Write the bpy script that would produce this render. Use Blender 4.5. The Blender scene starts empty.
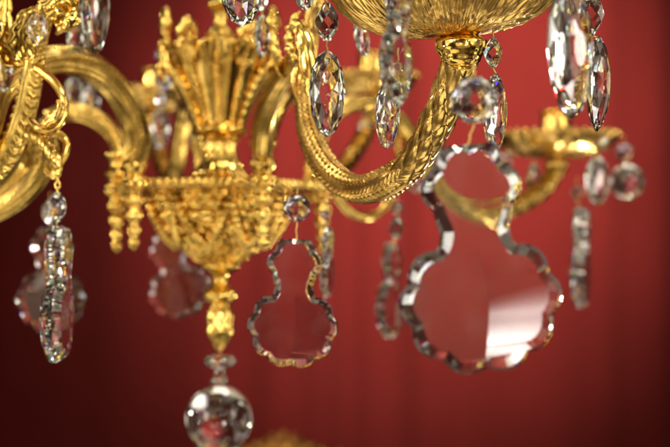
import bpy, bmesh, math, random
from mathutils import Vector, Matrix, noise
from math import sin, cos, pi, radians as R

# ------------------------------------------------------------------ camera, world, lamps, exposure
S = bpy.context.scene
COL = S.collection
F = 670 * 85 / 36.0            # focal length in photo pixels
PITCH = R(2.0)
cam_d = bpy.data.cameras.new('camera'); cam = bpy.data.objects.new('camera', cam_d); COL.objects.link(cam)
cam_d.lens = 85; cam_d.sensor_width = 36; cam_d.clip_start = 0.02; cam_d.clip_end = 100
cam.location = (0, 0, 0); cam.rotation_euler = (R(90) + PITCH, 0, 0)
cam_d.dof.use_dof = True; cam_d.dof.focus_distance = 0.82; cam_d.dof.aperture_fstop = 9.0
S.camera = cam

W = bpy.data.worlds.new('World'); S.world = W; W.use_nodes = True
wn = W.node_tree.nodes; wl = W.node_tree.links
bg = wn['Background']
# surroundings as random dark and bright cells, added for sparkle in gold and crystal
tc = wn.new('ShaderNodeTexCoord'); vo = wn.new('ShaderNodeTexVoronoi'); vo.inputs['Scale'].default_value = 2.7; vo.distance = 'CHEBYCHEV'
sx = wn.new('ShaderNodeSeparateColor'); rp = wn.new('ShaderNodeValToRGB')
wl.new(tc.outputs['Generated'], vo.inputs['Vector']); wl.new(vo.outputs['Color'], sx.inputs[0]); wl.new(sx.outputs[0], rp.inputs[0])
cr = rp.color_ramp; cr.interpolation = 'CONSTANT'
cr.elements[0].position = 0.0; cr.elements[0].color = (0.022, 0.012, 0.008, 1)
cr.elements[1].position = 0.80; cr.elements[1].color = (2.1, 1.85, 1.42, 1)
for p_, c_ in ((0.24, (0.09, 0.055, 0.032, 1)), (0.46, (0.27, 0.20, 0.125, 1)), (0.66, (0.62, 0.50, 0.34, 1))):
    e = cr.elements.new(p_); e.color = c_
wl.new(rp.outputs[0], bg.inputs[0]); bg.inputs[1].default_value = 0.82

def lamp(name, kind, loc, target, power, col=(1, .9, .75), **k):
    d = bpy.data.lights.new(name, kind); d.energy = power; d.color = col
    for a, b in k.items(): setattr(d, a, b)
    o = bpy.data.objects.new(name, d); COL.objects.link(o); o.location = loc
    o.rotation_euler = (Vector(target) - Vector(loc)).to_track_quat('-Z', 'Y').to_euler()
    return o
CH = Vector((-0.087, 1.2, 0.08))
wl_ = lamp('reflection_light', 'AREA', (1.15, -2.1, -0.78), (0.0, 1.0, 0.0), 42, (1, .95, .88), shape='ELLIPSE', size=0.66, size_y=1.3)
wl_.rotation_euler.rotate_axis('Z', R(-24)); wl_.data.use_nodes = True      # window mirrored in the large pear; roll and falloff added to shape that highlight
_t = wl_.data.node_tree; _g = _t.nodes.new('ShaderNodeNewGeometry'); _v = _t.nodes.new('ShaderNodeVectorMath'); _v.operation = 'DISTANCE'; _v.inputs[1].default_value = (.5, .5, 0)
_m = _t.nodes.new('ShaderNodeMapRange'); _m.interpolation_type = 'SMOOTHSTEP'; _m.inputs[1].default_value = 0.0; _m.inputs[2].default_value = .50; _m.inputs[3].default_value = 2.3; _m.inputs[4].default_value = .02
_t.links.new(_g.outputs['Parametric'], _v.inputs[0]); _t.links.new(_v.outputs['Value'], _m.inputs[0]); _t.links.new(_m.outputs[0], _t.nodes['Emission'].inputs['Strength'])
lamp('reflection_light', 'AREA', (-2.4, -1.4, 0.7), CH, 34, (1, .95, .86), shape='RECTANGLE', size=0.6, size_y=1.5)  # added area light that whitens the left bevels of the crystals
lamp('reflection_light', 'AREA', (2.6, -0.6, 0.9), CH, 18, (1, .93, .82), shape='RECTANGLE', size=0.3, size_y=1.4)  # added area light from the right, for reflections in gold and crystal
lamp('overhead_fill', 'AREA', (0.4, 0.0, 2.4), CH, 24, (1, .88, .68), shape='DISK', size=0.4)  # added overhead source for the gilding to mirror
random.seed(11)
for k in range(18):                 # unseen point lights added all round to make crystal and gilding sparkle
    a = 2 * pi * (k + random.uniform(-.35, .35)) / 18; rr = random.uniform(1.7, 2.5)
    x, y = 0.1 + rr * cos(a), 0.7 + rr * sin(a) * (1.0 if sin(a) < 0 else .55)
    lamp('sparkle_point', 'POINT', (x, y, random.choice((-.35, .25, .55, .9, 1.4)) + random.uniform(-.15, .15)), CH, random.uniform(5, 9), (1, .88, .68), shadow_soft_size=0.022)
lamp('curtain_spot', 'SPOT', (0.50, 2.0, 1.0), (0.205, 3.75, 0.36), 2000, (1, .85, .69), spot_size=R(49), spot_blend=1.0, shadow_soft_size=0.12)
lamp('curtain_spot', 'SPOT', (0.3, 2.3, 1.2), (0.3, 3.75, 2.3), 1900, (1, .85, .69), spot_size=R(86), spot_blend=1.0, shadow_soft_size=0.12)  # added to light the unseen upper curtain, reddening the glass ball and crystals

S.view_settings.view_transform = 'Standard'; S.view_settings.look = 'None'; S.view_settings.exposure = 0.0; S.view_settings.gamma = 1
S.render.engine = 'CYCLES'
cy = S.cycles
cy.max_bounces = 20; cy.transmission_bounces = 18; cy.glossy_bounces = 4; cy.diffuse_bounces = 3; cy.transparent_max_bounces = 16
cy.caustics_refractive = True; cy.caustics_reflective = True; cy.sample_clamp_indirect = 25; cy.sample_clamp_direct = 0
cy.blur_glossy = 0.3
cy.use_denoising = True
try: cy.denoiser = 'OPENIMAGEDENOISE'
except Exception: pass

# ------------------------------------------------------------------ materials
def mat(name):
    m = bpy.data.materials.new(name); m.use_nodes = True
    nt = m.node_tree; return m, nt, nt.nodes, nt.links

def gold(name, base, dark, rough, bump=0.25, scale=900, spread=0.14):
    m, nt, n, l = mat(name); b = n['Principled BSDF']
    b.inputs['Metallic'].default_value = 1
    t = n.new('ShaderNodeTexCoord'); a = n.new('ShaderNodeTexNoise'); a.inputs['Scale'].default_value = 70; a.inputs['Detail'].default_value = 6
    l.new(t.outputs['Object'], a.inputs['Vector'])
    mx = n.new('ShaderNodeMix'); mx.data_type = 'RGBA'; mx.inputs[6].default_value = (*dark, 1); mx.inputs[7].default_value = (*base, 1)
    r1 = n.new('ShaderNodeMapRange'); r1.inputs[1].default_value = .38; r1.inputs[2].default_value = .60
    l.new(a.outputs['Fac'], r1.inputs[0]); l.new(r1.outputs[0], mx.inputs[0]); l.new(mx.outputs[2], b.inputs['Base Color'])
    r2 = n.new('ShaderNodeMapRange'); r2.inputs[3].default_value = rough + spread; r2.inputs[4].default_value = rough
    l.new(r1.outputs[0], r2.inputs[0]); l.new(r2.outputs[0], b.inputs['Roughness'])
    f = n.new('ShaderNodeTexNoise'); f.inputs['Scale'].default_value = scale; f.inputs['Detail'].default_value = 3
    l.new(t.outputs['Object'], f.inputs['Vector'])
    bp = n.new('ShaderNodeBump'); bp.inputs['Strength'].default_value = bump; bp.inputs['Distance'].default_value = 0.0006
    l.new(f.outputs['Fac'], bp.inputs['Height']); l.new(bp.outputs[0], b.inputs['Normal'])
    return m
GOLD = gold('gilt_bronze', (0.90, 0.625, 0.17), (0.46, 0.285, 0.06), 0.065, 0.06)
SATIN = gold('satin_gilt', (0.82, 0.565, 0.15), (0.42, 0.27, 0.06), 0.16, 0.10, 600)
CAST = gold('cast_gilt', (0.84, 0.565, 0.17), (0.42, 0.255, 0.065), 0.17, 0.12, 450)
WIRE = gold('brass_wire', (0.62, 0.42, 0.14), (0.35, 0.2, 0.07), 0.25, 0.1)
FRAME = gold('old_gilding', (0.34, 0.16, 0.04), (0.14, 0.06, 0.015), 0.25, 0.3, 300)

def crystal(name, ior, disp):
    m, nt, n, l = mat(name); n.remove(n['Principled BSDF']); out = n['Material Output']
    prev = None
    for c, d in (((1, 0, 0, 1), -disp), ((0, 1, 0, 1), 0), ((0, 0, 1, 1), disp)):
        g = n.new('ShaderNodeBsdfGlass'); g.inputs['Color'].default_value = c; g.inputs['IOR'].default_value = ior + d; g.inputs['Roughness'].default_value = 0
        if prev is None: prev = g
        else:
            a = n.new('ShaderNodeAddShader'); l.new(prev.outputs[0], a.inputs[0]); l.new(g.outputs[0], a.inputs[1]); prev = a
    w = n.new('ShaderNodeBsdfGlass'); w.inputs['IOR'].default_value = ior; w.inputs['Roughness'].default_value = 0; w.inputs['Color'].default_value = (.985, .99, .98, 1)
    x = n.new('ShaderNodeMixShader'); x.inputs[0].default_value = .13; l.new(w.outputs[0], x.inputs[1]); l.new(prev.outputs[0], x.inputs[2]); prev = x
    tc_ = n.new('ShaderNodeTexCoord'); du = n.new('ShaderNodeTexNoise'); du.inputs['Scale'].default_value = 55; du.inputs['Detail'].default_value = 6
    l.new(tc_.outputs['Object'], du.inputs['Vector']); mr = n.new('ShaderNodeMapRange'); mr.inputs[1].default_value = .45; mr.inputs[2].default_value = .8; mr.inputs[3].default_value = .002; mr.inputs[4].default_value = .03
    l.new(du.outputs['Fac'], mr.inputs[0]); df = n.new('ShaderNodeBsdfDiffuse'); df.inputs['Color'].default_value = (.7, .66, .6, 1)
    y = n.new('ShaderNodeMixShader'); l.new(mr.outputs[0], y.inputs[0]); l.new(prev.outputs[0], y.inputs[1]); l.new(df.outputs[0], y.inputs[2]); prev = y
    l.new(prev.outputs[0], out.inputs['Surface'])
    return m
CRYSTAL = crystal('lead_crystal', 1.62, 0.03)
BALLM = crystal('ball_crystal', 1.52, 0.003)

def cloth():
    m, nt, n, l = mat('red_cloth'); b = n['Principled BSDF']
    t = n.new('ShaderNodeTexCoord')
    a = n.new('ShaderNodeTexNoise'); a.inputs['Scale'].default_value = 3.0; a.inputs['Detail'].default_value = 5; a.inputs['Roughness'].default_value = .6
    l.new(t.outputs['Object'], a.inputs['Vector'])
    mx = n.new('ShaderNodeMix'); mx.data_type = 'RGBA'; mx.inputs[6].default_value = (0.021, 0.0018, 0.0016, 1); mx.inputs[7].default_value = (0.037, 0.0033, 0.0029, 1)
    l.new(a.outputs['Fac'], mx.inputs[0]); l.new(mx.outputs[2], b.inputs['Base Color'])
    b.inputs['Roughness'].default_value = 1.0
    try:
        b.inputs['Sheen Weight'].default_value = 0; b.inputs['Sheen Tint'].default_value = (1, .35, .28, 1)
        b.inputs['Specular IOR Level'].default_value = .04
    except Exception: pass
    w = n.new('ShaderNodeTexNoise'); w.inputs['Scale'].default_value = 260
    l.new(t.outputs['Object'], w.inputs['Vector'])
    bp = n.new('ShaderNodeBump'); bp.inputs['Strength'].default_value = .3; bp.inputs['Distance'].default_value = .002
    l.new(w.outputs['Fac'], bp.inputs['Height']); l.new(bp.outputs[0], b.inputs['Normal'])
    return m
CLOTH = cloth()

# ------------------------------------------------------------------ helpers
def P(px, py, d):
    """a world point d metres in front of the lens, given in photo pixels (670 x 447)"""
    x = (px - 335) / F; v = (223.5 - py) / F
    # rotate (x,1,v) by the camera pitch, then scale to depth d along world Y
    yy = cos(PITCH) - v * sin(PITCH); zz = sin(PITCH) + v * cos(PITCH)
    return Vector((x * d / yy, d, zz * d / yy))
def mm(px, d): return px * d / F            # photo pixels -> metres at depth d

def new_mesh(name, vs, fs, m, parent=None, smooth=True, origin=None):
    me = bpy.data.meshes.new(name)
    if origin is not None: vs = [Vector(v) - origin for v in vs]
    me.from_pydata([tuple(v) for v in vs], [], fs); me.validate()
    bm = bmesh.new(); bm.from_mesh(me); bmesh.ops.recalc_face_normals(bm, faces=bm.faces); bm.to_mesh(me); bm.free()
    me.materials.append(m)
    me.polygons.foreach_set('use_smooth', [smooth] * len(me.polygons))
    o = bpy.data.objects.new(name, me); COL.objects.link(o)
    if parent is not None: o.parent = parent
    return o
def thing(name, label, cat, loc=(0, 0, 0), group=None, rot=(0, 0, 0)):
    o = bpy.data.objects.new(name, None); COL.objects.link(o); o.location = loc; o.rotation_euler = rot; o.empty_display_size = .01
    o['label'] = label; o['category'] = cat
    if group: o['group'] = group
    return o

class MB:
    def __init__(s): s.v = []; s.f = []
    def add(s, vs, fs):
        b = len(s.v); s.v += [Vector(v) for v in vs]; s.f += [[b + i for i in f] for f in fs]
    def build(s, name, m, parent=None, smooth=True, origin=None): return new_mesh(name, s.v, s.f, m, parent, smooth, origin)

def catmull(pts, n):
    """pts: list of tuples; n samples per span"""
    out = []; k = len(pts)
    for i in range(k - 1):
        p0 = pts[max(i - 1, 0)]; p1 = pts[i]; p2 = pts[i + 1]; p3 = pts[min(i + 2, k - 1)]
        for j in range(n):
            t = j / n; t2 = t * t; t3 = t2 * t
            out.append(tuple(.5 * (2 * b + (c - a) * t + (2 * a - 5 * b + 4 * c - d) * t2 + (3 * b - a - 3 * c + d) * t3) for a, b, c, d in zip(p0, p1, p2, p3)))
    out.append(tuple(pts[-1])); return out
def resample(pl, step):
    out = [pl[0]]; acc = 0.0
    for a, b in zip(pl, pl[1:]):
        L = math.dist(a[:3], b[:3])
        if L < 1e-9: continue
        while acc + L >= step:
            t = (step - acc) / L
            a = tuple(x + (y - x) * t for x, y in zip(a, b)); out.append(a); L = math.dist(a[:3], b[:3]); acc = 0
        acc += L
    out.append(pl[-1]); return out
def tube(mb, ctrl, step=.0012, nv=40, disp=None, binorm=None, flat=1.0, closed_ends=True, spans=12):
    """ctrl: (x,y,z,radius). disp(s,t,v) adds to the radius; flat squeezes along the binormal"""
    pl = resample(catmull([tuple(c) for c in ctrl], spans), step)
    pts = [Vector(p[:3]) for p in pl]; N = len(pts); tot = sum((b - a).length for a, b in zip(pts, pts[1:]))
    if binorm is None:
        binorm = Vector((0, 0, 0))
        for i in range(1, N - 1): binorm += (pts[i] - pts[i - 1]).cross(pts[i + 1] - pts[i])
        if binorm.length < 1e-9: binorm = (pts[-1] - pts[0]).orthogonal()
        binorm.normalize()
    vs = []; fs = []; s = 0; B = binorm.copy()
    for i, p in enumerate(pts):
        T = (pts[min(i + 1, N - 1)] - pts[max(i - 1, 0)]).normalized()
        if i: s += (p - pts[i - 1]).length
        B = binorm - T * binorm.dot(T)
        if B.length < .05: B = T.orthogonal()
        B.normalize(); Nn = T.cross(B)
        for k in range(nv):
            v = 2 * pi * k / nv; r = pl[i][3]
            if disp: r += disp(s, s / tot, v)
            vs.append(p + (Nn * cos(v) + B * sin(v) * flat) * r)
    for i in range(N - 1):
        for k in range(nv):
            a = i * nv + k; b = i * nv + (k + 1) % nv
            fs.append([a, b, b + nv, a + nv])
    if closed_ends: fs.append(list(range(nv))[::-1]); fs.append([(N - 1) * nv + k for k in range(nv)])
    mb.add(vs, fs)
def lathe(mb, c, prof, n=64, mod=None, spans=6, smooth=True):
    """prof (r,z) relative to c"""
    pr = catmull(prof, spans) if smooth else prof
    vs = []; fs = []; m = len(pr)
    for i, (r, z) in enumerate(pr):
        for k in range(n):
            a = 2 * pi * k / n; rr = max(r, 1e-5); zz = z
            if mod:
                d = mod(a, i / (m - 1), r, z); rr = max(rr + d, 1e-5)
            vs.append((c[0] + rr * cos(a), c[1] + rr * sin(a), c[2] + zz))
    for i in range(m - 1):
        for k in range(n):
            a = i * n + k; b = i * n + (k + 1) % n
            fs.append([a, b, b + n, a + n])
    fs.append(list(range(n))); fs.append([(m - 1) * n + k for k in range(n)])
    mb.add(vs, fs)
def ball(mb, c, r, seg=14, rings=9, sc=(1, 1, 1)):
    vs = []; fs = []
    for i in range(rings + 1):
        t = pi * i / rings
        for k in range(seg):
            a = 2 * pi * k / seg
            vs.append((c[0] + r * sc[0] * sin(t) * cos(a), c[1] + r * sc[1] * sin(t) * sin(a), c[2] + r * sc[2] * cos(t)))
    for i in range(rings):
        for k in range(seg):
            a = i * seg + k; b = i * seg + (k + 1) % seg
            fs.append([a, b, b + seg, a + seg])
    mb.add(vs, fs)
def leaf(mb, ctrl, width, side, cup=.35, lobes=5, thick=.0012, nu=44, nw=14):
    """a ribbed acanthus leaf along ctrl (x,y,z); 'side' is the sideways direction"""
    pl = catmull([tuple(c) for c in ctrl], 16); tot = len(pl) - 1
    pl = [pl[int(round(i * tot / nu))] for i in range(nu + 1)]; pts = [Vector(p) for p in pl]
    top = []; bot = []
    for i, p in enumerate(pts):
        T = (pts[min(i + 1, nu)] - pts[max(i - 1, 0)]).normalized()
        Sd = (side - T * side.dot(T)).normalized(); Nn = T.cross(Sd)
        t = i / nu; w = width * (sin(pi * min(1, t ** .75 * .97 + .03)) ** .7) * (1 + .22 * abs(sin(lobes * pi * t)) - .11)
        for k in range(nw + 1):
            u = 2 * k / nw - 1
            h = -cup * w * u * u + .05 * width * cos((u * 3 + 0) * pi) * (1 - .4 * abs(u)) + .03 * width * sin(lobes * 2 * pi * (t + .15 * abs(u)))
            h += .12 * width * math.exp(-(u * 6) ** 2)
            top.append(p + Sd * w * u + Nn * h); bot.append(p + Sd * w * u * .97 + Nn * (h - thick))
    n1 = nw + 1; fs = []; off = len(top)
    for i in range(nu):
        for k in range(nw):
            a = i * n1 + k; fs.append([a, a + 1, a + 1 + n1, a + n1]); a += off; fs.append([a, a + n1, a + 1 + n1, a + 1])
    rim = [k for k in range(n1)] + [i * n1 + nw for i in range(1, nu + 1)] + [nu * n1 + k for k in range(nw - 1, -1, -1)] + [i * n1 for i in range(nu - 1, 0, -1)]
    for a, b in zip(rim, rim[1:] + rim[:1]): fs.append([a, a + off, b + off, b])
    mb.add(top + bot, fs)

# ------------------------------------------------------------------ setting: curtain and gilt crest
vs = []; fs = []; nx = 800; nz = 10
random.seed(4)
for j in range(nz + 1):
    for i in range(nx + 1):
        x = -4.5 + 9.0 * i / nx; z = 4.2 - 5.8 * j / nz
        f = .010 * sin(x * 17 + 1.2 * sin(x * 5.1)) + .007 * sin(x * 41 + 2 * sin(x * 7)) + .012 * sin(x * 7.3 + .6)
        f *= 1.35 + .35 * sin(z * 1.3 + x * 2)
        vs.append((x, 3.75 + f, z))
for j in range(nz):
    for i in range(nx):
        a = j * (nx + 1) + i; fs.append([a, a + 1, a + nx + 2, a + nx + 1])
cur = new_mesh('curtain', vs, fs, CLOTH)
sol = cur.modifiers.new('cloth thickness', 'SOLIDIFY'); sol.thickness = .004; sol.offset = 1
cur['label'] = 'deep red cloth curtain hanging behind the chandelier'; cur['category'] = 'curtain'

cb = P(283, 452, 2.35)
crest = thing('gilt_crest', 'blurred carved gilt frame crest at the bottom behind the glass ball', 'frame', cb)
mb = MB()
def rail_r(s, t, v): return .003 * sin(s * 220) * (cos(v) > 0)
tube(mb, [P(205, 475, 2.35)[:] + (.012,), P(245, 456, 2.35)[:] + (.014,), P(283, 447, 2.35)[:] + (.018,), P(325, 456, 2.35)[:] + (.014,), P(385, 462, 2.35)[:] + (.012,)], .004, 20, rail_r)
mb.build('rail', FRAME, crest, origin=cb)
mb = MB()
for k in range(7):
    a = -75 + 25 * k; c = P(283, 458, 2.35)
    d = Vector((sin(R(a)), 0, cos(R(a))))
    leaf(mb, [c, c + d * .018 + Vector((0, -.014, 0)), c + d * .034 + Vector((0, -.010, 0))], .010, Vector((d.z, 0, -d.x)))
    ball(mb, c + d * .036 + Vector((0, -.012, 0)), .006)
mb.build('shell_carving', FRAME, crest, origin=cb)
mb = MB()
for k in (-3, -1, 1, 3):
    mb = MB(); ball(mb, P(283 + k * 9, 441 + k * k * .6, 2.32), .008, 16, 10); mb.build('boss', FRAME, crest, origin=cb)

# ------------------------------------------------------------------ the chandelier: column
YC = 1.2; CX = P(220, 223, YC).x
C0 = Vector((CX, YC, P(220, 187, YC).z))
ch = thing('chandelier', 'gilt bronze chandelier with scrolling acanthus arms and a beaded bowl', 'chandelier', C0)
def zc(py): return P(220, py, YC).z - C0.z
def prof(lst, d=YC): return [(mm(h, d), zc(y)) for (h, y) in lst]
cc = C0
def part(mb, name, m, parent=ch, smooth=True): return mb.build(name, m, parent, smooth, C0)

mb = MB(); lathe(mb, cc, prof([(6, -160), (6, -60), (7, -10), (12, 0), (14, 6), (8, 12), (7, 24), (12, 30), (15, 36), (11, 42), (18, 50), (22, 58), (10, 70)]), 48)
part(mb, 'stem', SATIN)

def calyx_mod(a, t, r, z):
    return .055 * r * abs(cos(5 * a)) + .02 * r * cos(30 * a) * (1 - abs(2 * t - 1))
mb = MB(); lathe(mb, cc, prof([(38, 54), (43, 47), (48, 46), (50, 50), (47, 56), (41, 68), (34, 86), (27, 104), (21, 120), (19, 127)]), 120, calyx_mod)
part(mb, 'calyx', GOLD)
mb = MB()
for k in range(10):
    a0 = 2 * pi * (k + .5) / 10
    for j in range(15):
        y = 60 + j * 4.3; h = 46 - (y - 58) * .40 + 1
        ball(mb, cc + Vector((mm(h, YC) * cos(a0), mm(h, YC) * sin(a0), zc(y))), .0021, 10, 6)
part(mb, 'beading', GOLD)
mb = MB()
for k in range(10):
    a = 2 * pi * k / 10 + .3; d = Vector((cos(a), sin(a), 0)); q = Vector((-sin(a), cos(a), 0))
    pt = lambda h, y: cc + d * mm(h, YC) + Vector((0, 0, zc(y)))
    leaf(mb, [pt(40, 70), pt(47, 56), pt(54, 45), pt(60, 47), pt(58, 54)], .009, q, .2, 3)
part(mb, 'leaf_collar', GOLD)
mb = MB(); lathe(mb, cc, prof([(15, 122), (20, 124), (26, 127), (28, 131), (25, 135), (18, 137), (21, 140), (15, 143)]), 64)
part(mb, 'knop', GOLD)
mb = MB(); lathe(mb, cc, prof([(15, 140), (15, 148), (17, 158), (21, 167), (27, 175), (36, 182), (48, 186)]), 128, lambda a, t, r, z: .085 * r * abs(cos(8 * a)))
part(mb, 'fluted_neck', GOLD)
def plate_mod(a, t, r, z): return (.004 * cos(6 * (a - R(50)))) * (r > .03)
mb = MB(); lathe(mb, cc, prof([(20, 184), (60, 184), (92, 183), (99, 184), (101, 188), (98, 192), (60, 193), (20, 192)]), 120, plate_mod, spans=4)
part(mb, 'collar_plate', SATIN)
mb = MB()
for k in range(84):
    a = 2 * pi * k / 84; rr = mm(100, YC) + .004 * cos(6 * (a - R(50))) + .0006
    ball(mb, cc + Vector((rr * cos(a), rr * sin(a), zc(187.5))), .0034, 10, 7)
part(mb, 'bead_border', GOLD)
def bowl_mod(a, t, r, z):
    u = a * 22 / (2 * pi); w = t * 8.5
    row = math.floor(w); du = (u + .5 * (row % 2)) % 1 - .5; dw = (w % 1) - .5
    h = .0036 * math.sqrt(max(0, 1 - (du * du + dw * dw) * 4.4)) - .0012
    h += .0014 * noise.noise(Vector((cos(a) * r, sin(a) * r, z)) * 90)
    h += .0012 * math.exp(-((((a * 6 / (2 * pi)) % 1) - .5) * 9) ** 2)
    return h * (1 if .03 < t < .95 else 0)
mb = MB(); lathe(mb, cc, prof([(70, 192), (70, 196), (67, 204), (62, 215), (55, 228), (46, 240), (35, 252), (25, 260), (17, 265)]), 420, bowl_mod, spans=20)
part(mb, 'bowl', GOLD)
mb = MB()
for k in range(8):
    a0 = 2 * pi * k / 8 + .2
    for j in range(23):
        u = j / 22; a = a0 + u * 2 * pi / 8; y = 200 + 46 * (1 - (2 * u - 1) ** 2)
        h = 70.5 - max(0, (y - 196)) * .25 - max(0, y - 215) * .32 - max(0, y - 236) * .35
        ball(mb, cc + Vector((mm(h + 2.5, YC) * cos(a), mm(h + 2.5, YC) * sin(a), zc(y))), .0033, 12, 8)
part(mb, 'garland', GOLD)
mb = MB(); lathe(mb, cc, prof([(17, 262), (21, 266), (17, 270), (10, 274), (8, 280), (10, 286), (15, 290), (18, 295), (15, 300), (9, 304), (11, 309), (13, 316), (12, 326), (13, 331), (9, 340), (5, 347), (3, 350)]), 64, lambda a, t, r, z: .07 * r * cos(10 * a) * (t > .5))
part(mb, 'finial', GOLD)

# upper scrolls with fleurs that stand round the calyx
for k, a in enumerate((R(192), R(133), R(62), R(345), R(262))):
    d = Vector((cos(a), sin(a), 0)); q = Vector((-sin(a), cos(a), 0))
    pt = lambda h, y: cc + d * mm(h, YC) + Vector((0, 0, zc(y)))
    if k == 4: continue
    mb = MB()
    ctr = [(pt(22, 126), .0030), (pt(28, 108), .0042), (pt(36, 90), .0050), (pt(47, 74), .0048), (pt(57, 66), .0040), (pt(62, 72), .0032), (pt(58, 80), .0026)]
    tube(mb, [c[:] + (r,) for c, r in ctr], .0016, 20, lambda s, t, v: .0007 * sin(s * 900) * (cos(v) > -.3), q, 1.6)
    sc_o = part(mb, 'calyx_scroll', GOLD)
    mb = MB(); b = pt(55, 66)
    up = lambda y, o=0: b + Vector((0, 0, mm(66 - y, YC))) + q * mm(o, YC)
    tube(mb, [up(66)[:] + (.004,), up(52)[:] + (.0062,), up(42)[:] + (.0055,), up(36)[:] + (.003,), up(30)[:] + (.0045,), up(24)[:] + (.003,)], .0015, 18)
    for o, y0 in ((-7, 24), (7, 24), (0, 17), (-4, 20), (4, 20)):
        ball(mb, up(y0, o), .0050, 12, 8, (1, 1, 1.4))
    for o in (-1, 1):
        leaf(mb, [up(60), up(50, o * 7), up(44, o * 11), up(46, o * 14)], .004, d, .2, 3)
    mb.build('fleur', GOLD, sc_o, True, C0)

# ------------------------------------------------------------------ arms
def chev(s, t, v):                    # fluted tube with soft ridges
    return .00055 * cos(6 * v) + .0003 * cos(14 * v + s * 60)
def scales(s, v, per=.0120, n=6, amp=.0022):
    row = s / per; k = math.floor(row); best = 0
    for kk in (k, k - 1):
        u = row - kk                       # 0..2
        ph = (v / (2 * pi) * n + .5 * (kk % 2)); dv = (ph - round(ph)) * 2
        e = 1 - (dv * .95) ** 2 * (.7 + .55 * u) - ((u - .82) / .9) ** 2
        if e > 0: best = max(best, e ** .75 * (.6 + .3 * u))
    return amp * (best - .4)
def feather(s, v):
    w = ((v / (2 * pi) * 4) % 1) - .5                 # four leaves around
    e = .0011 * math.exp(-(w * 9) ** 2) * 1.3
    e += .0008 * sin((s - abs(w) * .018) * 2 * pi / .0046) * max(0, min(1, (.36 - abs(w)) * 12)) * min(1, abs(w) * 12)
    e += .0010 * math.exp(-((abs(w) - .43) * 16) ** 2)
    return e
def arm_a_disp(s, t, v):
    a = 1 / (1 + math.exp((t - .30) * 40)); c = 1 / (1 + math.exp(-(t - .72) * 50))
    b = (1 - a) * (1 - c)
    return a * (.0007 * cos(5 * v) + .0004 * sin(s * 500) * cos(2 * v)) + b * 1.5 * feather(s, v) + c * scales(s, v)
def arm_disp(s, t, v):
    c = 1 / (1 + math.exp(-(t - .68) * 50))
    return (1 - c) * (.00055 * cos(6 * v) + .0003 * cos(14 * v + s * 60)) + c * scales(s, v, .011, 6, .0020)

def socket(arm, px, d, drop=True):
    """turned cup above the plate and the stepped drop below it"""
    c = Vector((P(px, 187, d).x, d, C0.z)); z = lambda y: (187 - y) * YC / F
    pr = lambda L: [(h * YC / F, z(y)) for h, y in L]
    mb = MB(); lathe(mb, c, pr([(8, 150), (12.5, 152), (13, 155), (9, 158), (8, 164), (10, 168), (13, 173), (10, 178), (9, 181), (13, 184), (13, 187)]), 40)
    mb.build('socket', GOLD, arm, True, C0)
    if drop:
        mb = MB(); lathe(mb, c, pr([(11, 189), (12, 192), (8, 195), (6, 199), (9, 203), (8.5, 208), (5, 212), (7.5, 217), (7, 222), (4, 226), (6, 231), (5.5, 236), (3.5, 239), (5, 244), (3.5, 249), (1, 252)]), 40,
              lambda a, t, r, zz: .10 * r * cos(7 * a))
        mb.build('drop_finial', GOLD, arm, True, C0)

def dish(arm, c, rad, seg=180, depth=.020, tilt=(0, 0)):
    """ribbed drip pan, c is the centre of its underside"""
    M = Matrix.Translation(c) @ Matrix.Rotation(tilt[0], 4, 'X') @ Matrix.Rotation(tilt[1], 4, 'Y')
    def m_(a, t, r, z):
        if r < rad * .18: return 0
        k = (r / rad)
        return 0
    mb = MB()
    pr = [(.012, -.001), (.017, 0), (.026, .0015), (.038, .0045), (.048, .009), (.055, .0145), (.058, .019), (.060, .021), (.0585, .023), (.054, .019), (.046, .0125), (.030, .006), (.012, .004), (.004, .004)]
    pr = [(r * rad / .06, z * depth / .020) for r, z in pr]
    lathe(mb, (0, 0, 0), pr, seg, m_, spans=7)
    # ripples on the underside
    nv = []
    for v in mb.v:
        r = math.hypot(v.x, v.y); v2 = Vector(v)
        if r > rad * .25: aa = math.atan2(v.y, v.x); w_ = (aa * 8 / pi) % 1 - .5; v2.z += (-.0024 * (1 - (2 * w_) ** 2) + .0007 * cos(aa * 96)) * (r / rad) * min(1, (r / rad - .25) * 4) + .00035 * sin((r + abs(w_) * .03) * 2 * pi / .011)
        nv.append(M @ v2)
    mb.v = nv
    o = mb.build('drip_pan', CAST, arm, True, C0)
    mb = MB()
    for k in range(40):
        a = 2 * pi * k / 40; p = M @ Vector((rad * 1.0 * cos(a), rad * 1.0 * sin(a), .0215 * depth / .02)); ball(mb, p, .0026, 10, 6)
    # the bead edge belongs to the pan mesh
    o2 = mb.build('pan_edge', CAST, arm, True, C0)
    mb = MB(); lathe(mb, M @ Vector((0, 0, .004)), [(.010, 0), (.011, .006), (.008, .010), (.012, .016), (.015, .022), (.014, .034), (.016, .040), (.012, .041)], 32)
    mb.build('candle_cup', GOLD, arm, True, C0)

ARM_PROFILE = [(.098, .062, .0052), (.098, .080, .0055), (.103, .105, .0062), (.125, .135, .0068), (.165, .148, .0070), (.205, .135, .0070), (.232, .108, .0070), (.262, .076, .0072),
               (.310, .058, .0078), (.360, .066, .0084), (.400, .080, .0084), (.424, .098, .0080), (.430, .110, .0075)]
def radial(theta, lift=0.0, scale=1.0):
    d = Vector((cos(theta), sin(theta), 0)); out = []
    for r, z, w in ARM_PROFILE:
        p = Vector((CX, YC, 0)) + d * r * scale; k = max(0, min(1, (r - .12) / .3))
        out.append((p.x, p.y, z + lift * k, w))
    return out, d

def cup(arm, c, prf, n=56):
    mb = MB(); lathe(mb, c, prf, n); mb.build('candle_nozzle', GOLD, arm, True, C0)

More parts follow.
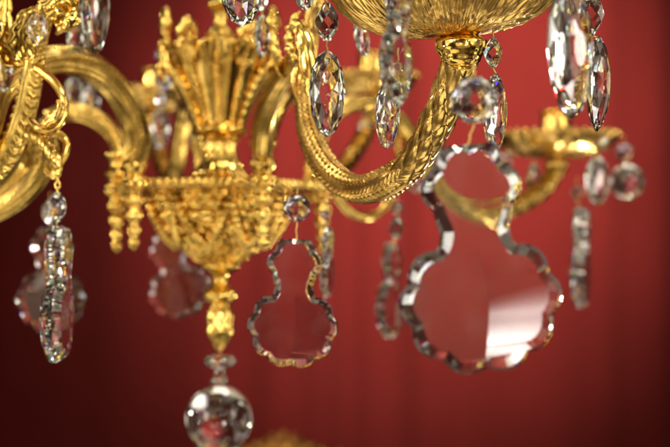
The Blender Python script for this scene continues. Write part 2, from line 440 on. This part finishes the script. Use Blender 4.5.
# arm A: comes forward to the right, in focus
dA = .80
ctlA = [(-1, 318, -60, .975, 7), (-1, 319, -20, .978, 7.5), (-1, 313, 20, .985, 8), (-1, 308, 60, .99, 8.5), (-1, 305, 100, .985, 9), (-1, 311, 138, .965, 9.5), (-1, 330, 172, .94, 10.5), (-1, 358, 189, .915, 12),
        (-1, 388, 182, .885, 13.5), (-1, 416, 158, .86, 15), (-1, 437, 122, .835, 16.5), (-1, 452, 86, .815, 17.5), (-1, 460, 60, .805, 18)]
mb = MB(); tube(mb, [P(x, y, d)[:] + (mm(h, d),) for _, x, y, d, h in ctlA], .0007, 96, arm_a_disp)
armA = part(mb, 'scroll_arm', CAST)
cA = P(461, 60, dA); zz = lambda y: (60 - y) * dA / F
cup(armA, cA, [(mm(h, dA), zz(y)) for h, y in [(15, 66), (19, 62), (21, 57), (25, 51), (26.5, 45), (26, 41), (22, 38), (18, 35), (17, 28), (18, 22), (22, 18), (24, 14), (23, 10), (15, 8)]])
dish(armA, P(452, 34, dA), .062, 768, .026, (R(2), R(-4)))
socket(armA, 263, 1.108)
mb = MB()
ctl = [(263, 158, 1.108, 9), (262, 140, 1.10, 10), (265, 118, 1.085, 10.5), (274, 92, 1.06, 11), (287, 70, 1.035, 10), (299, 54, 1.01, 9), (309, 40, .99, 8)]
tube(mb, [P(x, y, d)[:] + (mm(h, d),) for x, y, d, h in ctl], .0012, 56, chev)
mb.build('arm_branch', SATIN, armA, True, C0)
mb = MB()   # slim loop and leaves on the stem of arm A
ctl = [(309, 122, .975, 3), (301, 106, .98, 3), (293, 84, .985, 2.6), (296, 68, .985, 2.4), (302, 62, .985, 2.2)]
tube(mb, [P(x, y, d)[:] + (mm(h, d),) for x, y, d, h in ctl], .0010, 18)
ctl = [(296, 62, .985, 4), (289, 44, .985, 5), (291, 24, .985, 4), (300, 12, .985, 3.4)]
tube(mb, [P(x, y, d)[:] + (mm(h, d),) for x, y, d, h in ctl], .0010, 18, lambda s, t, v: .0008 * sin(s * 900))
mb.build('small_scroll', GOLD, armA, True, C0)
mb = MB()
mb = MB(); leaf(mb, [P(312, 100, .97), P(309, 70, .965), P(304, 40, .96), P(296, 22, .955), P(290, 28, .95)], mm(9, .97), Vector((1, .2, 0)), .25, 5); mb.build('acanthus_leaf', GOLD, armA, True, C0)
mb = MB(); leaf(mb, [P(283, 80, 1.03), P(276, 62, 1.03), P(271, 46, 1.035), P(265, 40, 1.04)], mm(9, 1.03), Vector((.5, .8, 0)), .2, 4); mb.build('acanthus_leaf', GOLD, armA, True, C0)

# arm D and two arms behind the column, on the common radial profile
def radial_arm(theta, spx, sd, lift=0, scale=1.0, rad=.060, drop=True, m=SATIN):
    ctr, d = radial(theta, lift, scale)
    mb = MB(); tube(mb, ctr, .0016, 40, arm_disp); a = part(mb, 'scroll_arm', m)
    e = Vector(ctr[-1][:3]); 
    cup(a, e, [(.006, -.012), (.009, -.008), (.012, -.002), (.011, .002), (.008, .004), (.010, .008), (.012, .010), (.006, .012)], 32)
    dish(a, e + Vector((0, 0, .006)), rad, 120)
    if drop: socket(a, spx, sd, drop)
    return a, e
armD, eD = radial_arm(R(46), 322, 1.26)
# the little curls inside arm D's arch
mb = MB()
ctl = [(404, 122, 1.36, 3.5), (398, 140, 1.355, 3.5), (400, 156, 1.35, 3.5), (412, 164, 1.35, 3), (421, 158, 1.35, 2.6)]
tube(mb, [P(x, y, d)[:] + (mm(h, d),) for x, y, d, h in ctl], .0015, 16)
ctl = [(336, 196, 1.31, 5), (350, 212, 1.33, 5), (368, 217, 1.35, 5), (384, 208, 1.37, 4.5), (392, 192, 1.38, 4), (386, 182, 1.38, 3.4)]
tube(mb, [P(x, y, d)[:] + (mm(h, d),) for x, y, d, h in ctl], .0015, 16)
mb.build('small_scroll', SATIN, armD, True, C0)
armG, eG = radial_arm(R(103), 196, 1.30, .055, 1.0, .050, False)
armH, eH = radial_arm(R(73), 240, 1.30, .070, 1.0, .046, False)

# arm B: arches forward to the left; arm C behind it
ctlB = [(134, 162, 1.125, 11), (138, 142, 1.12, 11.5), (133, 118, 1.11, 12), (119, 91, 1.09, 12.5), (98, 71, 1.065, 12.8), (72, 61, 1.04, 13), (44, 62, 1.015, 13), (18, 74, .995, 13), (-4, 94, .98, 13.5), (-16, 130, .965, 14), (-30, 176, .95, 14)]
mb = MB(); tube(mb, [P(x, y, d)[:] + (mm(h, d),) for x, y, d, h in ctlB], .0010, 72, lambda s, t, v: .0013 * cos(5 * v + .6) + .0006 * cos(10 * v) + .0004 * cos(20 * v + s * 25))
armB = part(mb, 'scroll_arm', SATIN); socket(armB, 134, 1.125)
ctlC = [(119, 162, 1.22, 8), (120, 148, 1.22, 8), (110, 130, 1.22, 8.5), (92, 117, 1.215, 9), (70, 112, 1.21, 9), (50, 120, 1.205, 9), (34, 142, 1.20, 9), (20, 172, 1.19, 9), (-6, 200, 1.18, 10), (-50, 214, 1.17, 11)]
mb = MB(); tube(mb, [P(x, y, d)[:] + (mm(h, d),) for x, y, d, h in ctlC], .0014, 48, chev)
armC = part(mb, 'scroll_arm', SATIN); socket(armC, 117, 1.215)
# the lower scroll that climbs to the pendant hook
mb = MB()
ctl = [(-46, 222, 1.10, 11), (-14, 215, 1.09, 11), (12, 202, 1.08, 11), (32, 184, 1.07, 11), (46, 162, 1.06, 10), (50, 140, 1.05, 8), (46, 120, 1.04, 6)]
tube(mb, [P(x, y, d)[:] + (mm(h, d),) for x, y, d, h in ctl], .0012, 48, chev)
mb.build('arm_branch', SATIN, armC, True, C0)
mb = MB()
mb = MB(); leaf(mb, [P(30, 168, 1.05), P(31, 148, 1.045), P(38, 130, 1.04), P(50, 120, 1.035)], mm(10, 1.05), Vector((1, .2, .2)), .3, 4); mb.build('acanthus_leaf', GOLD, armC, True, C0)
mb = MB(); leaf(mb, [P(44, 168, 1.045), P(54, 172, 1.04), P(60, 164, 1.04)], mm(6, 1.05), Vector((.2, .5, 1)), .3, 3); mb.build('acanthus_leaf', GOLD, armC, True, C0)
# arm E: the near scroll at the left edge, rising to a pan above the frame
ctlE = [(-60, 196, .985, 12), (-28, 188, .98, 12), (-2, 166, .975, 12), (16, 136, .97, 11.5), (27, 104, .965, 11), (33, 72, .96, 10.5), (38, 40, .958, 9.5), (46, 10, .955, 9), (54, -22, .955, 9)]
def e_disp(s, t, v):
    w = ((v / (2 * pi) * 3 + .2) % 1) - .5
    return .0008 * cos(3 * v) + .0009 * sin((s - abs(w) * .012) * 2 * pi / .0062) * (abs(w) < .27)
mb = MB(); tube(mb, [P(x, y, d)[:] + (mm(h, d),) for x, y, d, h in ctlE], .0008, 72, e_disp)
armE = part(mb, 'scroll_arm', SATIN)
dish(armE, P(56, -34, .955), .050, 140)
mb = MB()
ctl = [(36, 66, .955, 5), (54, 82, .95, 4.4), (64, 100, .945, 4.2), (63, 118, .945, 4), (52, 130, .945, 4), (38, 128, .945, 4), (30, 120, .95, 3.6)]
tube(mb, [P(x, y, d)[:] + (mm(h, d),) for x, y, d, h in ctl], .0010, 24)
ctl = [(30, 134, .955, 7), (38, 137, .95, 7), (47, 146, .945, 6.2), (55, 158, .94, 5.4), (59, 167, .94, 4)]
tube(mb, [P(x, y, d)[:] + (mm(h, d),) for x, y, d, h in ctl], .0008, 40, lambda s, t, v: .0007 * sin(s * 800 + 3 * v))
ctl = [(40, 138, .96, 4), (55, 133, .96, 4), (65, 140, .96, 4), (66, 152, .955, 4), (60, 164, .95, 3.4)]
tube(mb, [P(x, y, d)[:] + (mm(h, d),) for x, y, d, h in ctl], .0010, 24)
mb.build('small_scroll', SATIN, armE, True, C0)
mb = MB()
mb = MB(); leaf(mb, [P(26, 60, .94), P(22, 40, .935), P(28, 20, .93), P(40, 10, .93)], mm(15, .94), Vector((1, .1, .4)), .3, 5); mb.build('acanthus_leaf', GOLD, armE, True, C0)
mb = MB(); leaf(mb, [P(24, 62, .945), P(10, 52, .94), P(2, 38, .935), P(4, 22, .93)], mm(15, .94), Vector((.4, .1, 1)), .3, 5); mb.build('acanthus_leaf', GOLD, armE, True, C0)
mb = MB(); leaf(mb, [P(8, 62, .955), P(2, 30, .95), P(4, 0, .95), P(14, -20, .95)], mm(10, .95), Vector((1, .2, .1)), .3, 6); mb.build('acanthus_leaf', GOLD, armE, True, C0)
mb = MB(); leaf(mb, [P(40, 122, .94), P(48, 118, .935), P(58, 108, .93), P(60, 100, .93)], mm(8, .94), Vector((.3, .2, 1)), .3, 3); mb.build('acanthus_leaf', GOLD, armE, True, C0)
mb = MB(); leaf(mb, [P(46, 16, .94), P(58, 8, .935), P(66, 16, .93), P(64, 30, .93), P(58, 32, .935)], mm(13, .94), Vector((.5, .2, .8)), .3, 4); mb.build('acanthus_leaf', GOLD, armE, True, C0)
mb = MB(); leaf(mb, [P(40, 4, .945), P(56, -6, .94), P(70, 2, .935), P(72, 12, .935)], mm(13, .94), Vector((.3, .2, 1)), .3, 4); mb.build('acanthus_leaf', GOLD, armE, True, C0)
mb = MB(); ball(mb, P(57, 20, .935), mm(4.4, .94), 16, 10); mb.build('boss', GOLD, armE, True, C0)
mb = MB(); ball(mb, P(66, 22, .95), mm(8, .94), 16, 10, (1, 1, 1.3))
mb.build('boss', GOLD, armE, True, C0)

# ------------------------------------------------------------------ crystals
def hull(mb, pts):
    bm = bmesh.new()
    for p in pts: bm.verts.new(p)
    bmesh.ops.convex_hull(bm, input=bm.verts)
    bmesh.ops.delete(bm, geom=[v for v in bm.verts if not v.link_faces], context='VERTS')
    bmesh.ops.dissolve_limit(bm, angle_limit=R(.6), verts=bm.verts, edges=bm.edges)
    bm.verts.index_update()
    mb.add([v.co.copy() for v in bm.verts], [[v.index for v in f.verts] for f in bm.faces]); bm.free()

PEAR = [(0.0, 0.0), (.055, -.004), (.105, -.038), (.165, -.105), (.195, -.185), (.185, -.265), (.145, -.335), (.126, -.385), (.158, -.440), (.235, -.490), (.302, -.570), (.330, -.665), (.312, -.775), (.250, -.880), (.140, -.960), (0.0, -.985)]
def pear(mb, H, per=9, nsc=7, thick=1.0):
    half = resample(catmull([(x, 0, z) for x, z in PEAR], 20), .002); n = nsc * per
    half = [half[int(round(i * (len(half) - 1) / n))] for i in range(n + 1)]
    base = [Vector((p[0], 0, p[2])) for p in half]
    right = []
    for i, p in enumerate(base):
        T = (base[min(i + 1, n)] - base[max(i - 1, 0)]).normalized(); Nn = Vector((-T.z, 0, T.x))
        if Nn.x < 0 and i not in (0, n): Nn = -Nn
        if i == 0: Nn = Vector((0, 0, 1))
        if i == n: Nn = Vector((0, 0, -1))
        b = abs(sin(pi * i / per))
        right.append((p, Nn, b))
    def ring(out, inset_b, ins, y0, k, yb=0):
        L = []
        for p, Nn, b in right:
            q = p + Nn * (out * b - ins + inset_b * (1 - b)); q.x = max(q.x, 0.0); q.z = min(q.z, -.012 if ins else 9)
            L.append(Vector((q.x, max(y0 + yb * b - k * q.x, .028 * thick if k else 0), q.z)))
        full = L + [Vector((-q.x, q.y, q.z)) for q in L[-2:0:-1]]
        return full
    h = .020 * thick
    r0 = ring(.030, 0, 0.004, .007 * thick, 0); r1 = ring(.030, 0, .020, .012 * thick, 0); r2 = ring(.022, 0, .054, h, 0)
    m = len(r0); vs = []; fs = []
    flip = lambda L: [Vector((q.x, -q.y, q.z)) for q in L]
    # the front is flat but for one gently tilted facet on the right of the lower lobe
    tilt = lambda x, z: .069 * min(thick, 1) * max(0, x - .35 * (z + .60)) if x >= 0 else 0
    r2b = r2; r2f = [Vector((q.x, -(h + .013 * thick - tilt(q.x, q.z)) if q.x > 0 else -(h + .013 * thick), q.z)) for q in r2]
    rings = [r2b, r1, r0, flip(r0), flip(r1), r2f]
    for L in rings: vs += L
    for j in range(5):
        for i in range(m):
            a = j * m + i; b = j * m + (i + 1) % m; fs.append([a, b, b + m, a + m])
    # two flat halves meeting in a central ridge
    for base_i in (0, 5 * m):
        for i in range(n // 1):
            a = base_i + i; b = base_i + i + 1
            la = base_i + (m - i) % m; lb = base_i + (m - i - 1) % m
            s_ = 1 if base_i == 0 else -1
            za, zb = vs[a].z, vs[b].z
            ia = len(vs); hh = h if s_ == 1 else h + .013 * thick
            sx_ = lambda z: .030 * sin(max(0, min(1, (-z - .42) / .5)) * pi) if s_ == -1 else 0
            vs.append(Vector((sx_(za), s_ * hh, za))); vs.append(Vector((sx_(zb), s_ * hh, zb)))
            fs.append([a, b, ia + 1, ia]); fs.append([la, ia, ia + 1, lb])
    mb2 = MB(); mb2.add([v * H for v in vs], fs)
    bm = bmesh.new(); bv = [bm.verts.new(v) for v in mb2.v]
    for f in mb2.f:
        fv = []
        for i in f:
            if bv[i] not in fv: fv.append(bv[i])
        try: bm.faces.new(fv)
        except ValueError: pass
    bmesh.ops.remove_doubles(bm, verts=bm.verts, dist=H * 2e-4)
    bmesh.ops.dissolve_degenerate(bm, edges=bm.edges, dist=H * 1e-4)
    bm.verts.index_update()
    mb.add([v.co.copy() for v in bm.verts], [[v.index for v in f.verts] for f in bm.faces]); bm.free()
def oval(mb, H, ratio=.42, thick=.24, n=12):
    pts = []
    zc_ = -H * .5
    def egg(t, k): # slightly pointed top
        x = sin(t) * ratio * .5 * H * k * (1 + .06 * cos(t)); z = cos(t) * .5 * H * k
        return x, z
    for s_ in (-1, 1):
        for k, y, off in ((1, .10, 0), (.80, .55, .5), (.52, .88, 0), (.26, 1.0, .5)):
            for i in range(n):
                t = 2 * pi * (i + off) / n; x, z = egg(t, k)
                pts.append((x, s_ * y * thick * .5 * H, zc_ + z))
    hull(mb, pts)
def octa(mb, c, r, n=8):
    pts = []
    for s_ in (-1, 1):
        for k, y, off in ((1, .08, 0), (.86, .42, .5), (.60, .68, 0), (.30, .80, .5)):
            for i in range(n):
                t = 2 * pi * (i + off + .5) / n; pts.append((c[0] + r * k * cos(t), c[1] + s_ * y * r, c[2] + r * k * sin(t)))
    hull(mb, pts)
def spindle(mb, c, h, w, n=6):
    pts = []
    for z, k, off in ((.5, .30, 0), (.22, .86, .5), (0, 1, 0), (-.22, .86, .5), (-.5, .30, 0)):
        for i in range(n):
            t = 2 * pi * (i + off) / n; pts.append((c[0] + w * .5 * k * cos(t), c[1] + w * .5 * k * sin(t), c[2] + z * h))
    hull(mb, pts)

def pendant(kind, label, px, py, d, H, yaw=0, tilt=0, beads=(), hook=10, ratio=.42, thick=.24, group='crystals hung about the chandelier', nsc=7, thk=1.0, lean=0, m=CRYSTAL):
    """(px,py) is the top of the drop, H its height in photo pixels at depth d"""
    name = {'pear': 'pear_pendant', 'oval': 'oval_pendant', 'ball': 'ball_pendant', 'bead': 'bead_pendant'}[kind]
    L = P(px, py, d); u = d / F
    t = thing(name, label, 'crystal pendant', L, group, (R(lean), R(tilt), R(yaw)))
    Rm = t.rotation_euler.to_matrix().inverted()
    loc = lambda x, y: Rm @ (P(x, y, d) - L)
    if kind == 'pear':
        mb = MB(); pear(mb, H * u, nsc=nsc, thick=thk); dr = mb.build('drop', m, t, False)
        for pl_ in dr.data.polygons:                     # the two broad faces are polished smooth, the bevels stay cut
            if abs(pl_.normal.y) > .985: pl_.use_smooth = True
        dr.data.set_sharp_from_angle(angle=R(2.2))
    elif kind == 'oval':
        mb = MB(); oval(mb, H * u, ratio, thick); mb.build('drop', m, t, False)
    elif kind == 'ball':
        mb = MB(); ball(mb, (0, 0, -H * u * .5), H * u * .5, 48, 28); mb.build('drop', BALLM, t, True)
    elif kind == 'bead':
        mb = MB(); octa(mb, (0, 0, -H * u * .5), H * u * .5); mb.build('drop', m, t, False)
    topy = py
    for (k, bx, by, bs) in beads:
        c = loc(bx, by); mb = MB()
        if k == 'o': octa(mb, c, bs * u); topy = min(topy, by - bs)
        elif k == 's': spindle(mb, c, bs * u, bs * u * .66); topy = min(topy, by - bs * .5)
        elif k == 'd': hull(mb, [(c[0] + bs * u * k_ * cos(2 * pi * (i + o_) / 12), c[1] + bs * u * k_ * sin(2 * pi * (i + o_) / 12), c[2] + bs * u * z_) for (k_, z_, o_) in ((.45, .42, 0), (.8, .3, .5), (1, 0, 0), (.8, -.3, .5), (.45, -.42, 0)) for i in range(12)]); topy = min(topy, by - bs * .4)
        mb.build('bead', m, t, False)
    mb = MB(); wr = .0005
    seq = [(px, py + 2)] + [(bx, by) for (k, bx, by, bs) in beads]
    lastx = seq[-1][0]
    # links between the pieces: the wire shows only outside the glass
    edges = []
    cur_x, cur_y = px, py + H * .018
    for (k, bx, by, bs) in beads:
        hb = bs if k == 'o' else (bs * .5 if k == 's' else bs * .42)
        edges.append(((cur_x, cur_y), (bx, by + hb * .97))); cur_x, cur_y = bx, by - hb * .97
    edges.append(((cur_x, cur_y), (cur_x, cur_y - hook)))
    for (x0, y0), (x1, y1) in edges:
        a = loc(x0, y0); b = loc(x1, y1); g = (b - a); k = g.length
        if k < .0005: continue
        w = Vector((1, 0, 0)) * min(.00035, k * .1)
        mb = MB(); tube(mb, [a[:] + (wr,), (a + g * .25 + w)[:] + (wr,), (a + g * .55 - w * .6)[:] + (wr,), (a + g * .8 + w * .4)[:] + (wr,), b[:] + (wr,)], .0004, 8)
        mb.build('wire_link', WIRE, t, True)
    return t

pendant('pear', 'large clear scalloped pear crystal hanging in front of the small gilt pan, nearest the viewer', 467, 142, .66, 232, 2.6, -5, [('o', 474, 100, 25)], 14, lean=1.9)
pendant('pear', 'clear scalloped pear crystal hanging under an octagon bead right of the glass ball', 296, 238, .95, 129, -8.5, 2, [('o', 297, 208, 14.5)], 14, lean=-1.5)
pendant('pear', 'pear crystal turned edge on, at the end of the gilt chain on the left', 56, 224, .96, 138, 88, -2, [('s', 57, 207, 30)], 3, thk=2.8)
pendant('pear', 'blurred pear crystal seen flat behind the edge-on crystal at the left', 52, 226, 1.28, 106, 34, 0, [('s', 50, 212, 24)], 8)
pendant('pear', 'blurred pear crystal hanging behind the left flank of the beaded bowl', 163, 232, 1.42, 88, 12, -16, [], 10)
pendant('pear', 'blurred pear crystal on a bead string below the curl of the gilt arm', 391, 242, 1.40, 96, 66, 3, [('s', 396, 228, 22), ('o', 397, 208, 7)], 8, thk=1.9)
pendant('pear', 'blurred pear crystal turned sideways under the small gilt pan at the right', 580, 206, 1.46, 102, 72, 2, [('o', 577, 193, 7)], 10, thk=2.6)
pendant('pear', 'blurred narrow pear crystal partly behind the scalloped pear with the octagon bead', 327, 226, 1.12, 72, 78, 2, [('o', 326, 216, 6)], 14, thk=2)
pendant('oval', 'faceted oval crystal facing forward in front of the thick gilt stem', 327, 50, .86, 88, 14, 0, [('s', 327, 22, 38)], 6)
pendant('oval', 'narrow oval crystal sharply in focus under the blurred crystal at the large pan', 389, 80, .80, 70, 40, 3, [('o', 389, 68, 6)], 14, .46)
pendant('pear', 'blurred near crystal turned edge on in front of the large pan', 396, -22, .665, 128, 70, 1, [('s', 396, -38, 26)], 8, thk=2.2)
pendant('oval', 'slim oval crystal hanging from the large pan right of the round near bead', 496, 73, .79, 82, 52, 3, [('s', 493, 53, 30)], 10, .44)
pendant('oval', 'big blurred oval crystal at the right end of the large pan', 569, -18, .68, 138, 28, -1, [('s', 568, -36, 30)], 8, .40)
pendant('oval', 'slender pointed oval crystal under a cut bead at the right end of the large pan', 599, 36, .80, 97, 55, 4, [('s', 590, 14, 44)], 8, .36)
pendant('oval', 'oval crystal cut off by the top edge above the gilt calyx', 242, -62, .82, 90, 6, 0, [], 12, .52)
pendant('oval', 'small hazy oval crystal just right of the cut-off oval above the calyx', 262, 14, 1.0, 44, 40, 0, [('s', 262, 2, 18)], 8)
pendant('oval', 'oval crystal tip peeping in from the top left of the thick gilt stem', 297, -58, .86, 70, 20, -8, [], 12)
pendant('oval', 'blurred oval crystal hanging right of the gilt leaves at the upper left', 95, -36, .98, 92, 50, 0, [('s', 95, -50, 24)], 8, .40)
pendant('oval', 'hazy oval crystal tucked behind the gilt arch beside the upper left leaves', 80, 14, 1.04, 48, 20, 6, [], 14, .46)
pendant('oval', 'small round-ended crystal framed by the gilt leaves above the arch', 37, 12, .925, 34, 10, 0, [], 8, .62)
pendant('oval', 'oval crystal at the far left edge under the gilt arch', 4, 38, .96, 56, 30, 0, [], 10, .40)
pendant('oval', 'pale oval crystal hanging behind the left rim of the large pan', 358, 18, .95, 40, 35, -14, [], 10, .46)
pendant('oval', 'blurred oval crystal left of the post of the small gilt pan', 534, 162, 1.50, 46, 40, 3, [('o', 536, 148, 9)], 8, .46)
pendant('oval', 'blurred oval crystal right of the post of the small gilt pan', 597, 156, 1.47, 50, 20, 0, [('o', 600, 142, 9.5)], 8, .54)
pendant('ball', 'blurred round crystal at the right tip of the small gilt pan', 627, 164, 1.49, 35, 0, 0, [('o', 624, 152, 9)], 8)
pendant('bead', 'blurred faceted bead at the left tip of the small gilt pan', 507, 152, 1.52, 14, 0, 0, [], 10)
pendant('bead', 'blurred faceted bead between the gilt arm and the large pear crystal', 416, 178, 1.50, 15, 0, 0, [('o', 417, 166, 5)], 8)
pendant('oval', 'blurred oval crystal under the left gilt arch, left of its twin', 74, 74, 1.30, 46, 20, 0, [('o', 74, 66, 6)], 8, .46)
pendant('oval', 'blurred oval crystal under the left gilt arch, right of its twin', 92, 80, 1.34, 42, 40, 0, [('o', 91, 72, 6)], 8, .46)
pendant('oval', 'bright glinting crystal left of the gilt calyx', 164, 62, 1.46, 30, 20, 0, [('o', 163, 54, 8)], 10, .6)
pendant('oval', 'hazy crystal hanging from the dark pan left of the calyx', 160, 108, 1.48, 42, 30, 0, [('o', 161, 100, 7)], 8, .46)
pendant('oval', 'hazy crystal beside the calyx knop, right of the dark pan', 184, 112, 1.52, 44, 50, 0, [('o', 184, 104, 7)], 8, .46)
pendant('oval', 'faint crystal inside the arch of the blurred right-hand arm', 366, 114, 1.58, 34, 30, 0, [('o', 366, 106, 6)], 8, .5)
b = pendant('ball', 'large plain glass ball hanging below the chandelier finial', 219, 385, 1.19, 67, 0, 0, [('d', 219, 380, 9), ('o', 220, 373, 5.5), ('d', 220, 361, 16)], 8, group='crystals hung about the chandelier')
# gilt chain that carries the edge-on pear at the left
tch = thing('hanging_chain', 'short gilt chain linking the left scroll to its crystal', 'chain', P(58, 178, .955)); oc = P(58, 178, .955)
for k in range(4):
    mb = MB(); c = P(58 - .2 * k, 173 + 6.0 * k, .956); rr = mm(4.0, .956); a = R(30 + 70 * (k % 2)); d = Vector((cos(a), sin(a), 0))
    pts = [c + d * rr * .62 * cos(t) + Vector((0, 0, rr * sin(t))) for t in [2 * pi * i / 12 for i in range(13)]]
    tube(mb, [p[:] + (mm(1.1, .956),) for p in pts], .0006, 10, None, Vector((-d.y, d.x, 0)), 1, True, 4)
    mb.build('link', GOLD, tch, True, oc)
